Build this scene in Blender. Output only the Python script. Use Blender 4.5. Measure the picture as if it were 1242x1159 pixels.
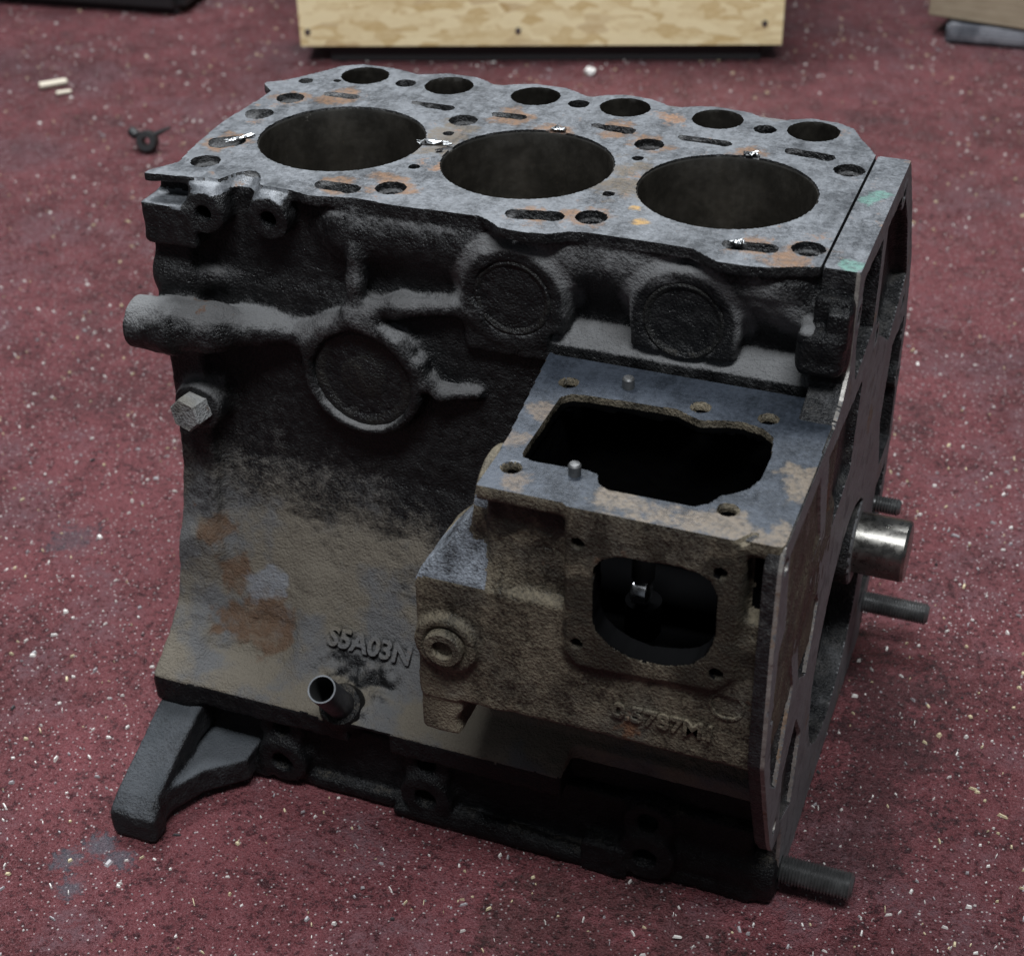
import bpy, bmesh, math, random
import numpy as np
from mathutils import Vector, Matrix

random.seed(7); rng = np.random.default_rng(7)
scn = bpy.context.scene
for o in list(bpy.data.objects): bpy.data.objects.remove(o)
COL = scn.collection
R = math.radians

# ------------------------------------------------------------------ camera
# all measurements are in millimetres with the deck of the block at z = 0; the floor lies at z = -320
FLOOR = -320.0
def P(x, y, z): return Vector((x*.001, y*.001, (z-FLOOR)*.001))
cam_d = bpy.data.cameras.new('camera'); cam = bpy.data.objects.new('camera', cam_d); COL.objects.link(cam)
yaw, pitch, roll = -0.375356973, 0.591080168, -0.0186242221
fw = Vector((math.sin(yaw)*math.cos(pitch), math.cos(yaw)*math.cos(pitch), -math.sin(pitch)))
rt = fw.cross(Vector((0, 0, 1))).normalized(); up = rt.cross(fw)
r2 = math.cos(roll)*rt + math.sin(roll)*up; u2 = -math.sin(roll)*rt + math.cos(roll)*up
M = Matrix((r2, u2, -fw)).transposed().to_4x4(); M.translation = P(396.666, -619.438, 300.853)
cam.matrix_world = M
cam_d.sensor_width = 36; cam_d.lens = 36*1968.03/1242; cam_d.clip_start = .01; cam_d.clip_end = 100
cam_d.dof.use_dof = True; cam_d.dof.focus_distance = .76; cam_d.dof.aperture_fstop = 14
scn.camera = cam
scn.render.resolution_x = 1024; scn.render.resolution_y = 955

# ------------------------------------------------------------------ light: an indoor workshop, tubes on the ceiling
w = bpy.data.worlds.new('World'); scn.world = w; w.use_nodes = True
w.node_tree.nodes['Background'].inputs[0].default_value = (.80, .89, 1.0, 1)
w.node_tree.nodes['Background'].inputs[1].default_value = .085
def area(name, loc, target, sx, sy, power, col):
    d = bpy.data.lights.new(name, 'AREA'); d.shape = 'RECTANGLE'; d.size = sx; d.size_y = sy; d.energy = power; d.color = col
    o = bpy.data.objects.new(name, d); COL.objects.link(o); o.location = loc
    o.rotation_euler = (Vector(target)-Vector(loc)).to_track_quat('-Z', 'Y').to_euler()
    return o
area('ceiling_tube_lamp', (-.55, .95, 2.5), (0, .3, 0), 1.4, .4, 78, (.93, .97, 1))
area('ceiling_tube_lamp', (.55, -.95, 2.55), (0, .3, 0), 1.4, .4, 66, (.93, .97, 1))
vs = scn.view_settings; vs.view_transform = 'Standard'; vs.look = 'None'; vs.gamma = 1; vs.exposure = .42
vs.use_curve_mapping = False
scn.render.engine = 'CYCLES'
scn.cycles.max_bounces = 6; scn.cycles.diffuse_bounces = 3; scn.cycles.glossy_bounces = 3; scn.cycles.transmission_bounces = 2

# ------------------------------------------------------------------ node helper
class N:
    def __init__(s, name):
        s.m = bpy.data.materials.new(name); s.m.use_nodes = True; s.t = s.m.node_tree
        s.b = s.t.nodes['Principled BSDF']; s.co = s.t.nodes.new('ShaderNodeTexCoord').outputs['Object']
    def lk(s, a, b): s.t.links.new(a, b)
    def val(s, sock, v):
        if hasattr(v, 'is_output') or isinstance(v, bpy.types.NodeSocket): s.lk(v, sock)
        else: sock.default_value = v
    def map(s, scale=(1, 1, 1), rot=(0, 0, 0), loc=(0, 0, 0), src=None):
        n = s.t.nodes.new('ShaderNodeMapping'); n.inputs['Scale'].default_value = scale
        n.inputs['Rotation'].default_value = rot; n.inputs['Location'].default_value = loc
        s.lk(src or s.co, n.inputs['Vector']); return n.outputs[0]
    def noise(s, sc, det=4, rough=.55, src=None, dist=0.):
        n = s.t.nodes.new('ShaderNodeTexNoise'); n.inputs['Scale'].default_value = sc
        n.inputs['Detail'].default_value = det; n.inputs['Roughness'].default_value = rough
        n.inputs['Distortion'].default_value = dist
        s.lk(src or s.co, n.inputs['Vector']); return n.outputs[0]
    def vor(s, sc, feat='F1', out='Distance', src=None, rnd=1.):
        n = s.t.nodes.new('ShaderNodeTexVoronoi'); n.feature = feat; n.inputs['Scale'].default_value = sc
        n.inputs['Randomness'].default_value = rnd
        s.lk(src or s.co, n.inputs['Vector']); return n.outputs[out]
    def mr(s, v, a, b, c=0., d=1.):
        n = s.t.nodes.new('ShaderNodeMapRange'); n.interpolation_type = 'SMOOTHSTEP'
        s.val(n.inputs[0], v)
        for i, x in enumerate((a, b, c, d)): n.inputs[i+1].default_value = x
        return n.outputs[0]
    def math(s, op, a, b=0., c=None):
        n = s.t.nodes.new('ShaderNodeMath'); n.operation = op; s.val(n.inputs[0], a); s.val(n.inputs[1], b)
        if c is not None: s.val(n.inputs[2], c)
        return n.outputs[0]
    def mul(s, a, b): return s.math('MULTIPLY', a, b)
    def add(s, a, b): return s.math('ADD', a, b)
    def mix(s, f, a, b):
        n = s.t.nodes.new('ShaderNodeMix'); n.data_type = 'RGBA'; s.val(n.inputs[0], f)
        for i, c in ((6, a), (7, b)):
            if isinstance(c, tuple): n.inputs[i].default_value = (*c, 1) if len(c) == 3 else c
            else: s.lk(c, n.inputs[i])
        return n.outputs[2]
    def mixf(s, f, a, b):
        n = s.t.nodes.new('ShaderNodeMix'); s.val(n.inputs[0], f); s.val(n.inputs[2], a); s.val(n.inputs[3], b)
        return n.outputs[0]
    def sep(s, v):
        n = s.t.nodes.new('ShaderNodeSeparateXYZ'); s.lk(v, n.inputs[0]); return n.outputs
    def nrm(s): return s.t.nodes.new('ShaderNodeNewGeometry').outputs['Normal']
    def bump(s, h, st, dist):
        n = s.t.nodes.new('ShaderNodeBump'); n.inputs['Strength'].default_value = st; n.inputs['Distance'].default_value = dist
        s.lk(h, n.inputs['Height'])
        if s.b.inputs['Normal'].links: s.lk(s.b.inputs['Normal'].links[0].from_socket, n.inputs['Normal'])
        s.lk(n.outputs[0], s.b.inputs['Normal'])
    def out(s, col=None, rough=None, metal=None, spec=None):
        for k, v in (('Base Color', col), ('Roughness', rough), ('Metallic', metal), ('Specular IOR Level', spec)):
            if v is None: continue
            if isinstance(v, tuple): s.b.inputs[k].default_value = (*v, 1)
            else: s.val(s.b.inputs[k], v)
        return s.m

def cast_iron(name, oil=(.007, .0072, .008), oil2=(.02, .02, .021), dust=(.115, .098, .076), rust=(.16, .075, .036),
              bias=0., rust_t=.66, zmask=None, up_amt=.35, rough_oil=.42, grey=(.085, .088, .095), grey_t=.62, high=None, spots=(), spec=.22):
    n = N(name)
    a = n.noise(10, 2, .6); b = n.noise(42, 3, .65); c = n.noise(150, 4, .7); g = n.noise(760, 2, .65); r = n.noise(26, 4, .62, src=n.map(loc=(3.1, 1.7, .4)))
    st = n.noise(55, 2, .6, src=n.map(scale=(1, 1, .16)))                                    # runs down the walls
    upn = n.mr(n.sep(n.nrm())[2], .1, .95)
    v = n.add(n.add(n.mul(a, .2), n.mul(b, .27)), n.add(n.mul(st, .28), n.mul(c, .25))); v = n.add(v, n.mul(n.add(g, -.5), .36))
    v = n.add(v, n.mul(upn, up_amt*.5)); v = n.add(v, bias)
    at = n.t.nodes.new('ShaderNodeAttribute'); at.attribute_name = 'dust_and_light'; v = n.add(v, at.outputs['Fac'])
    if zmask:
        p = n.sep(n.co)
        for ax, a0, a1, amt in zmask: v = n.add(v, n.mul(n.mr(p[ax], a0, a1), amt))
    d = n.mr(v, .42, .74)
    base = n.mix(n.mr(c, .3, .7), oil, oil2)
    if high: dust = n.mix(n.mr(n.sep(n.co)[2], .13, .22), dust, high)
    col = n.mix(d, base, n.mix(n.mr(r, .45, grey_t), dust, grey))
    rr = n.mul(n.mr(n.add(r, n.mul(n.add(c, -.5), .3)), rust_t, rust_t+.06), n.mr(v, .46, .6))
    col = n.mix(n.mul(rr, .75), col, n.mix(n.mr(c, .35, .65), rust, tuple(x*.45 for x in rust)))
    for pts, rad, sc in spots:
        dd = None
        for q in pts:
            k = n.t.nodes.new('ShaderNodeVectorMath'); k.operation = 'DISTANCE'; n.lk(n.co, k.inputs[0]); k.inputs[1].default_value = P(*q)
            dd = k.outputs['Value'] if dd is None else n.math('MINIMUM', dd, k.outputs['Value'])
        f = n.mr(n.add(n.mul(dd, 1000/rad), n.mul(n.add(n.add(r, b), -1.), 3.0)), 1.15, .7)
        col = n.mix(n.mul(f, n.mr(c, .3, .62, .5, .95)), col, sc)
    n.out(col, n.mixf(d, n.mr(c, .35, .65, rough_oil*.7, rough_oil*1.3), .8), 0., spec)
    n.bump(n.add(n.mul(b, .5), n.add(n.mul(c, .7), n.mul(g, 1.1))), .8, .0015)
    return n.m

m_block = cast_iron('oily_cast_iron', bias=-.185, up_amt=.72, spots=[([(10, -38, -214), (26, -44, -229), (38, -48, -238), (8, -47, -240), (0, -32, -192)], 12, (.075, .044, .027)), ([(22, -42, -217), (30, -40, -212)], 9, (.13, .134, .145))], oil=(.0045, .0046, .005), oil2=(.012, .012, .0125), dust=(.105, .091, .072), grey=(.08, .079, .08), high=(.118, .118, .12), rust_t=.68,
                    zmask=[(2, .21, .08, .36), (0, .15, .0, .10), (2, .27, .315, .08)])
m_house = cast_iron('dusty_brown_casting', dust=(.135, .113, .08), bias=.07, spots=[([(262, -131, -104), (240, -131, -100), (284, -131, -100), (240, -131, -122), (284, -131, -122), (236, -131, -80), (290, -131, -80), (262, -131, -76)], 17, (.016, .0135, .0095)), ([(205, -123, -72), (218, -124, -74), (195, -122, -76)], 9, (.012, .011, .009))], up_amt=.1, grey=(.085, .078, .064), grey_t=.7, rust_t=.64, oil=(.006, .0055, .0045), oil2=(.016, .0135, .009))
m_bed = cast_iron('black_oily_casting', bias=-.27, up_amt=.4, rough_oil=.4, oil=(.0035, .0035, .004), oil2=(.008, .008, .0085), spec=.16)
m_flange = cast_iron('worn_flange_casting', bias=-.04, dust=(.10, .093, .085), grey=(.11, .11, .115), up_amt=.0, rust=(.14, .09, .05), rust_t=.72)
m_leg = cast_iron('painted_leg_casting', dust=(.05, .054, .06), grey=(.036, .04, .045), bias=-.1, up_amt=.6, oil2=(.014, .014, .015), rust_t=.75)
m_plug = cast_iron('dirty_plug_steel', bias=-.16, up_amt=.1, oil2=(.014, .0135, .012))
m_slope = cast_iron('bare_grey_slope', bias=.1, dust=(.115, .126, .145), grey=(.16, .175, .2), up_amt=.0, rust_t=.72, rough_oil=.4)

def machined(name, c1, c2, zs=.32, rust_t=.64, rust=(.24, .12, .055), rough=(.30, .66), metal=.35, black_t=.68, spots=(), bmp=.4):
    n = N(name)
    a = n.noise(22, 5, .6); b = n.noise(95, 5, .65); c = n.noise(420, 4, .65); r = n.noise(34, 6, .68, src=n.map(loc=(5.2, .3, 1)))
    scr = n.noise(260, 3, .6, src=n.map(scale=(1, .12, 1), rot=(0, 0, .5)))
    fine = n.noise(1100, 2, .7)
    v = n.add(n.add(n.mul(a, .28), n.mul(b, .24)), n.add(n.mul(c, .22), n.add(n.mul(scr, .1), n.mul(fine, .16))))
    col = n.mix(n.mr(v, .39, .61), c1, c2)
    col = n.mix(n.mul(n.mr(n.add(n.mul(b, .6), n.mul(a, .4)), black_t-.12, black_t), .75), col, (.03, .03, .032))
    for sp, rad, sc in spots:
        dd = None
        for x, y in sp:
            k = n.t.nodes.new('ShaderNodeVectorMath'); k.operation = 'DISTANCE'; n.lk(n.co, k.inputs[0]); k.inputs[1].default_value = (x*.001, y*.001, zs)
            dd = k.outputs['Value'] if dd is None else n.math('MINIMUM', dd, k.outputs['Value'])
        f = n.mr(n.add(n.mul(dd, 1000/rad), n.mul(n.add(n.add(r, b), -1.), 3.2)), 1.15, .55)
        col = n.mix(n.mul(f, n.mr(c, .3, .62, .35, .9)), col, sc)
    m = n.mul(n.mr(n.add(r, n.mul(n.add(c, -.5), .25)), rust_t, rust_t+.09), .8)
    col = n.mix(m, col, n.mix(n.mr(c, .4, .6), rust, tuple(x*.5 for x in rust)))
    n.out(col, n.mixf(m, n.mr(v, .3, .7, *rough), .85), n.mixf(m, metal, 0.), .5)
    n.bump(n.add(c, n.add(n.mul(b, .5), n.mul(fine, .5))), bmp, .0007)
    return n.m
m_deck = machined('machined_deck_iron', (.038, .041, .046), (.15, .158, .172), rust_t=.605, spots=[
    ([(72, -7), (95, 2), (168, -6), (184, -1), (191, 3), (265, -4), (288, 0), (141, 88), (238, 89), (0, 86), (191, 88), (116, 99), (172, 100), (24, 98), (285, -14), (-3, 24)], 9.5, (.16, .088, .046)),
    ([(97, 47), (193, 52), (198, 40), (94, 70), (205, 30)], 14, (.105, .083, .06)), ([(206, 16), (214, 2)], 4, (.32, .19, .06)), ([(304, 58), (306, 66), (309, -9)], 5, (.10, .20, .17))])
m_ptop = machined('machined_oily_housing_top', (.011, .014, .019), (.038, .046, .061), rough=(.28, .5), bmp=.2, rust_t=.68, rust=(.2, .13, .085), black_t=.74, metal=.2, zs=.26, spots=[([(246, -120), (262, -122), (278, -124), (292, -127), (304, -130), (256, -125), (288, -122), (309, -128), (310, -85)], 10.5, (.125, .098, .072)), ([(195, -70), (192, -90), (200, -122)], 8, (.10, .075, .055))])
m_face = machined('machined_flange_face', (.07, .072, .076), (.185, .187, .192), rust_t=.6, rust=(.19, .115, .065), metal=.05, rough=(.5, .75), black_t=.62)
m_edge = machined('worn_bare_edge', (.15, .14, .13), (.26, .24, .22), rust_t=.52, rust=(.22, .13, .07))

def metal(name, col, rough, met=1., bump=.1):
    n = N(name); a = n.noise(60, 4, .6); b = n.noise(300, 3, .6)
    n.out(n.mix(n.mr(a, .35, .65), tuple(x*.6 for x in col), col), n.mr(b, .3, .7, rough*.75, rough*1.35), met)
    n.bump(b, bump, .0004); return n.m
m_liner = metal('honed_oily_bore', (.24, .222, .195), .2, .95)
m_pin = metal('polished_steel', (.34, .325, .30), .3, 1., .05)
m_cam = metal('oiled_shaft_steel', (.7, .7, .72), .22, 1., .03)
m_stud = metal('dull_steel', (.2, .2, .2), .36, .8)
m_tube = metal('black_steel_tube', (.06, .06, .066), .35, .6)
m_tubecut = metal('bright_cut_steel', (.12, .125, .135), .45, .5)
m_hex = cast_iron('dusty_bolt_steel', bias=.12, dust=(.2, .19, .17), grey=(.22, .22, .22), up_amt=.2)
m_black = N('black_plastic').out((.012, .012, .013), .55)
m_inner = N('black_inside').out((.0025, .0025, .0027), .8, 0., .0)  # matt near-black for cavity walls, opening lip and shaft
m_inner2 = N('oily_dark_steel').out((.02, .02, .021), .35, .6, .3)
m_void = N('matt_black').out((.004, .004, .004), .8)  # near-black inside of the tube

# ------------------------------------------------------------------ object helpers
def tag(o, label=None, cat=None, group=None, kind=None):
    for k, v in (('label', label), ('category', cat), ('group', group), ('kind', kind)):
        if v: o[k] = v
    return o
def empty(name, loc):
    o = bpy.data.objects.new(name, None); COL.objects.link(o); o.location = loc; o.empty_display_size = .02; return o
def link(name, me, mats, parent=None):
    for m in (mats if isinstance(mats, (list, tuple)) else [mats]): me.materials.append(m)
    o = bpy.data.objects.new(name, me); COL.objects.link(o)
    if parent:
        o.parent = parent
        if parent.type == 'EMPTY': o.location = -parent.location
    return o
def np_mesh(name, V, Q, smooth=True):
    me = bpy.data.meshes.new(name); k = Q.shape[1]
    me.vertices.add(len(V)); me.vertices.foreach_set('co', V.astype(np.float32).ravel())
    me.loops.add(Q.size); me.loops.foreach_set('vertex_index', Q.astype(np.int32).ravel())
    me.polygons.add(len(Q)); me.polygons.foreach_set('loop_start', np.arange(0, Q.size, k, dtype=np.int32))
    me.polygons.foreach_set('use_smooth', np.full(len(Q), smooth))
    me.update(calc_edges=True); return me
def bm_mesh(name, bm, smooth=False, ang=None):
    bmesh.ops.recalc_face_normals(bm, faces=bm.faces)
    me = bpy.data.meshes.new(name); bm.to_mesh(me); bm.free()
    if smooth:
        me.polygons.foreach_set('use_smooth', [True]*len(me.polygons))
        if ang: me.set_sharp_from_angle(angle=R(ang))
    return me
def mm(v): return np.asarray(v)*.001 + np.array([0, 0, -FLOOR*.001])
def lathe(bm, prof, o, d, seg=32, mat=0):
    """revolve (radius, distance) pairs about the axis from o along d, in millimetres of the block frame"""
    d = Vector(d).normalized(); a = d.orthogonal().normalized(); b = d.cross(a); o = Vector(o); rings = []
    for r, t in prof:
        if r < 1e-6: rings.append([bm.verts.new(P(*(o+d*t)))]); continue
        rings.append([bm.verts.new(P(*(o+d*t+a*r*math.cos(k*2*math.pi/seg)+b*r*math.sin(k*2*math.pi/seg)))) for k in range(seg)])
    for A, B in zip(rings, rings[1:]):
        for k in range(seg):
            k2 = (k+1) % seg
            f = [A[k % len(A)], A[k2 % len(A)], B[k2 % len(B)], B[k % len(B)]]
            f = list(dict.fromkeys(f))
            if len(f) > 2: bm.faces.new(f).material_index = mat
def lathe_obj(name, prof, o, d, mats, parent, seg=32, ang=35):
    bm = bmesh.new(); lathe(bm, prof, o, d, seg); return link(name, bm_mesh(name, bm, True, ang), mats, parent)

# ------------------------------------------------------------------ value noise in numpy
class VNoise:
    def __init__(s, seed): s.t = np.random.default_rng(seed).random((64, 64, 64)).astype(np.float32)
    def __call__(s, p, cell):
        q = p/cell; i = np.floor(q).astype(np.int32); f = (q-i).astype(np.float32); f = f*f*(3-2*f); i &= 63; j = (i+1) & 63; t = s.t
        x0, y0, z0 = i.T; x1, y1, z1 = j.T; fx, fy, fz = f.T
        l = lambda a, b, w: a+(b-a)*w
        return l(l(l(t[x0, y0, z0], t[x1, y0, z0], fx), l(t[x0, y1, z0], t[x1, y1, z0], fx), fy),
                 l(l(t[x0, y0, z1], t[x1, y0, z1], fx), l(t[x0, y1, z1], t[x1, y1, z1], fx), fy), fz)*2-1
VN = [VNoise(k) for k in (1, 2, 3)]

# ------------------------------------------------------------------ castings: solid shapes blended on a grid, then meshed
def smin(a, b, k):
    if k <= 0: return np.minimum(a, b)
    h = np.maximum(k-np.abs(a-b), 0)/k; return np.minimum(a, b)-h*h*k*.25
class Prim:
    def __init__(s, f, lo, hi): s.f, s.lo, s.hi = f, np.array(lo, float), np.array(hi, float)
def box(x0, x1, y0, y1, z0, z1, r=0.):
    c = ((x0+x1)/2, (y0+y1)/2, (z0+z1)/2); h = ((x1-x0)/2-r, (y1-y0)/2-r, (z1-z0)/2-r)
    def f(X, Y, Z):
        a, b, c2 = np.abs(X-c[0])-h[0], np.abs(Y-c[1])-h[1], np.abs(Z-c[2])-h[2]
        return np.sqrt(np.maximum(a, 0)**2+np.maximum(b, 0)**2+np.maximum(c2, 0)**2)+np.minimum(np.maximum(np.maximum(a, b), c2), 0)-r
    return Prim(f, (x0, y0, z0), (x1, y1, z1))
def cyl(ax, c, r, half, e=0.):
    i = 'xyz'.index(ax); o = [k for k in range(3) if k != i]
    def f(*G):
        d = np.sqrt((G[o[0]]-c[o[0]])**2+(G[o[1]]-c[o[1]])**2)-(r-e); a = np.abs(G[i]-c[i])-(half-e)
        return np.sqrt(np.maximum(d, 0)**2+np.maximum(a, 0)**2)+np.minimum(np.maximum(d, a), 0)-e
    lo = [x-r for x in c]; hi = [x+r for x in c]; lo[i] = c[i]-half; hi[i] = c[i]+half
    return Prim(f, lo, hi)
def cap(p, q, ra, rb):
    p = np.array(p, float); q = np.array(q, float); d = q-p; L = d@d
    def f(X, Y, Z):
        t = np.clip(((X-p[0])*d[0]+(Y-p[1])*d[1]+(Z-p[2])*d[2])/L, 0, 1)
        return np.sqrt((X-p[0]-t*d[0])**2+(Y-p[1]-t*d[1])**2+(Z-p[2]-t*d[2])**2)-(ra+(rb-ra)*t)
    m = max(ra, rb); return Prim(f, np.minimum(p, q)-m, np.maximum(p, q)+m)
def prism(ax, poly, a0, a1, r=0.):
    i = 'xyz'.index(ax); o = [k for k in range(3) if k != i]; V = np.array(poly, float); mid, half = (a0+a1)/2, (a1-a0)/2-r
    def f(*G):
        A, B = G[o[0]], G[o[1]]; A, B = np.broadcast_arrays(A, B)
        d = np.full(A.shape, 1e9); s = np.ones(A.shape)
        for k in range(len(V)):
            v, u = V[k], V[k-1]; e = u-v; wa, wb = A-v[0], B-v[1]
            t = np.clip((wa*e[0]+wb*e[1])/(e@e), 0, 1)
            d = np.minimum(d, (wa-e[0]*t)**2+(wb-e[1]*t)**2)
            c1, c2, c3 = B >= v[1], B < u[1], e[0]*wb > e[1]*wa
            s = np.where((c1 & c2 & c3) | (~c1 & ~c2 & ~c3), -s, s)
        d = (s*np.sqrt(d)+r).astype(np.float32); a = np.abs(G[i]-mid)-half
        return np.sqrt(np.maximum(d, 0)**2+np.maximum(a, 0)**2)+np.minimum(np.maximum(d, a), 0)-r
    lo = [0]*3; hi = [0]*3; lo[i], hi[i] = a0, a1
    for k in (0, 1): lo[o[k]], hi[o[k]] = V[:, k].min(), V[:, k].max()
    return Prim(f, lo, hi)
class Vol:
    def __init__(s, lo, hi, h):
        s.lo = np.array(lo, float)-2.5*h; s.h = h; s.n = np.ceil((np.array(hi)-s.lo)/h+3.5).astype(int)
        s.D = np.full(s.n, 40., np.float32); s.ax = [(s.lo[k]+h*np.arange(s.n[k])).astype(np.float32) for k in range(3)]
    def _do(s, p, k, cut):
        m = 4*s.h+k+4; a = np.clip(np.floor((p.lo-m-s.lo)/s.h).astype(int), 0, s.n); b = np.clip(np.ceil((p.hi+m-s.lo)/s.h).astype(int)+1, 0, s.n)
        if (b <= a).any(): return
        sl = tuple(slice(x, y) for x, y in zip(a, b)); G = np.ix_(*[s.ax[q][sl[q]] for q in range(3)])
        d = p.f(*G); v = s.D[sl]
        s.D[sl] = -smin(-v, d, k) if cut else smin(v, d, k)
    def add(s, p, k=0.): s._do(p, k, False)
    def cut(s, p, k=0.): s._do(p, k, True)
    def mesh(s, name, rough=0., keep=None, extra=None, snap=()):
        D = s.D.copy()
        for k in range(3):
            ix = [slice(None)]*3
            for e in (0, -1): ix[k] = e; D[tuple(ix)] = np.maximum(D[tuple(ix)], .5)
        I = D < 0; n = s.n-1; any_ = np.zeros(n, bool); all_ = np.ones(n, bool)
        C = [(i, j, k) for i in (0, 1) for j in (0, 1) for k in (0, 1)]
        for c in C:
            q = I[c[0]:c[0]+n[0], c[1]:c[1]+n[1], c[2]:c[2]+n[2]]; any_ |= q; all_ &= q
        idx = np.argwhere(any_ & ~all_); vid = np.full(n, -1, np.int32); vid[tuple(idx.T)] = np.arange(len(idx))
        dv = {c: D[tuple((idx+c).T)] for c in C}; pos = np.zeros((len(idx), 3)); cnt = np.zeros(len(idx))
        for c in C:
            for k in range(3):
                if c[k]: continue
                e = list(c); e[k] = 1; e = tuple(e); x = (dv[c] < 0) != (dv[e] < 0)
                t = np.where(x, dv[c]/np.where(x, dv[c]-dv[e], 1), 0)
                pos += x[:, None]*np.array(c); pos[:, k] += t*x; cnt += x
        V = (idx+pos/cnt[:, None])*s.h+s.lo
        for ax, val in snap: V[:, ax] = np.where((V[:, ax] > val-.72*s.h) & (V[:, ax] < val+.3), val, V[:, ax])
        F = []
        for k in range(3):
            u, v = (k+1) % 3, (k+2) % 3; a = [slice(1, -1)]*3; b = [slice(1, -1)]*3; a[k] = slice(0, -1); b[k] = slice(1, None)
            A, B = I[tuple(a)], I[tuple(b)]
            for sgn, X in ((1, A & ~B), (0, ~A & B)):
                g = np.argwhere(X)+np.array([0 if q == k else 1 for q in range(3)])
                eu = np.zeros(3, int); eu[u] = 1; ev = np.zeros(3, int); ev[v] = 1
                q = np.stack([vid[tuple((g-eu-ev).T)], vid[tuple((g-ev).T)], vid[tuple(g.T)], vid[tuple((g-eu).T)]], 1)
                F.append(q if sgn else q[:, ::-1])
        F = np.concatenate(F); F = F[(F >= 0).all(1)]
        if rough:
            e1 = V[F[:, 2]]-V[F[:, 0]]; e2 = V[F[:, 3]]-V[F[:, 1]]; fn = np.cross(e1, e2); vn = np.zeros_like(V)
            for q in range(4): 
                for ax in range(3): vn[:, ax] += np.bincount(F[:, q], fn[:, ax], len(V))
            vn /= np.linalg.norm(vn, axis=1)[:, None]+1e-9
            d = VN[0](V, 24.)*.25+VN[1](V, 8.)*.22+VN[2](V, 3.0)*.3
            wgt = np.ones(len(V)) if keep is None else keep(V, vn)
            if extra is not None: d = d + extra(V)
            V = V+vn*(d*rough*wgt)[:, None]
        me = np_mesh(name, mm(V), F)
        if snap: me.set_sharp_from_angle(angle=R(42))
        return me
def set_slots(me, fn):
    n = len(me.polygons); c = np.empty(n*3, np.float32); me.polygons.foreach_get('center', c); c = c.reshape(-1, 3)*1000+np.array([0, 0, FLOOR])
    nr = np.empty(n*3, np.float32); me.polygons.foreach_get('normal', nr); nr = nr.reshape(-1, 3)
    me.polygons.foreach_set('material_index', fn(c, nr).astype(np.int32))

# ------------------------------------------------------------------ floor
def floor():
    xs = np.concatenate([np.linspace(-4, -1.25, 12)[:-1], np.arange(-1.25, .62, .0029), np.linspace(.62, 3.5, 12)[1:]])
    ys = np.concatenate([np.linspace(-3, -.30, 10)[:-1], np.arange(-.30, .30, .0024), np.arange(.30, 1.62, .0042), np.linspace(1.62, 4.5, 12)[1:]])
    X, Y = np.meshgrid(xs, ys, indexing='ij'); p = np.stack([X.ravel()*1000, Y.ravel()*1000, np.zeros(X.size)], 1)
    a = VN[0](p, 10.5); b = VN[1](p+[0, 0, 9.3], 5.3); c = VN[2](p+[0, 0, 3.1], 24.); d = VN[0](p+[7, 3, 5.5], 60.)
    patch = np.clip(.55+.9*d+.5*c, .12, 1.2)
    z = (a*.45+b*.6)*patch + c*.25 - np.clip(b*a*2.4-.28, 0, 1)*1.9*patch
    z -= 1.3                                                # keep the highest grains below the castings that stand on it
    n1, n2 = X.shape; i = np.arange(n1*n2).reshape(n1, n2)
    Q = np.stack([i[:-1, :-1], i[1:, :-1], i[1:, 1:], i[:-1, 1:]], -1).reshape(-1, 4)
    p[:, 2] = z; V = p*.001
    me = np_mesh('floor', V, Q)
    n = N('worn_red_floor_coating')
    a = n.noise(5, 2, .6); b = n.noise(34, 2, .6); c = n.noise(260, 3, .75); g = n.noise(800, 2, .7)
    col = n.mix(n.mr(n.add(n.mul(a, .4), n.add(n.mul(b, .3), n.mul(c, .3))), .38, .60), (.072, .0185, .021), (.148, .043, .049))
    col = n.mix(n.mul(n.mr(g, .50, .68), .5), col, (.24, .12, .13))                            # scuffed grains
    k = n.noise(7, 4, .62, src=n.map(loc=(2.1, 4.4, 0)))
    grey = n.mr(n.add(n.mul(k, .7), n.mul(b, .3)), .50, .60)
    col = n.mix(n.mul(grey, n.mr(c, .40, .58, .05, .4)), col, (.085, .075, .088))              # worn grey patches
    col = n.mix(n.mul(n.mr(k, .42, .30), .4), col, (.035, .022, .024))                         # oil soaked in
    col = n.mix(n.mul(n.mr(n.add(c, n.mul(n.add(b, -.5), .22)), .45, .375), .62), col, (.026, .013, .016))   # dirt in the pits
    col = n.mix(n.mul(n.mr(n.vor(300), .20, .13), .7), col, (.5, .45, .45))                    # light aggregate
    for pts, rad, sc, am in (([(-22, -148), (-8, -152), (-32, -160), (-20, -176)], 9, (.075, .083, .10), .7), ([(215, -98), (245, -92), (275, -100), (240, -120), (200, -118)], 26, (.02, .017, .014), .4),  # grey stain by leg; front patch paints housing shadow together with oil stain
                             ([(345, 20), (350, 60), (340, -20), (335, 110)], 34, (.03, .018, .02), .5), ([(-120, 190), (-60, 120), (-190, 80)], 16, (.06, .062, .075), .5)):  # patch right of the block is its soft shadow painted on; then grey stains
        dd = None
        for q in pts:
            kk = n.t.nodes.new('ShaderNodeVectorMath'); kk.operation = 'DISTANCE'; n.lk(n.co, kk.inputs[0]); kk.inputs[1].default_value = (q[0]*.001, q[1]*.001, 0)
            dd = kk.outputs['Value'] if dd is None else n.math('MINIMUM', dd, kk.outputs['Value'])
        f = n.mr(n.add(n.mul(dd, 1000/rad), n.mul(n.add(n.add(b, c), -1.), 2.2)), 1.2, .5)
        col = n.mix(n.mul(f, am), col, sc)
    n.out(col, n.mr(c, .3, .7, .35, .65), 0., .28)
    n.bump(n.add(c, n.mul(g, .4)), 1., .0055)
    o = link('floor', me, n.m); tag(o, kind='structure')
floor()

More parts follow.
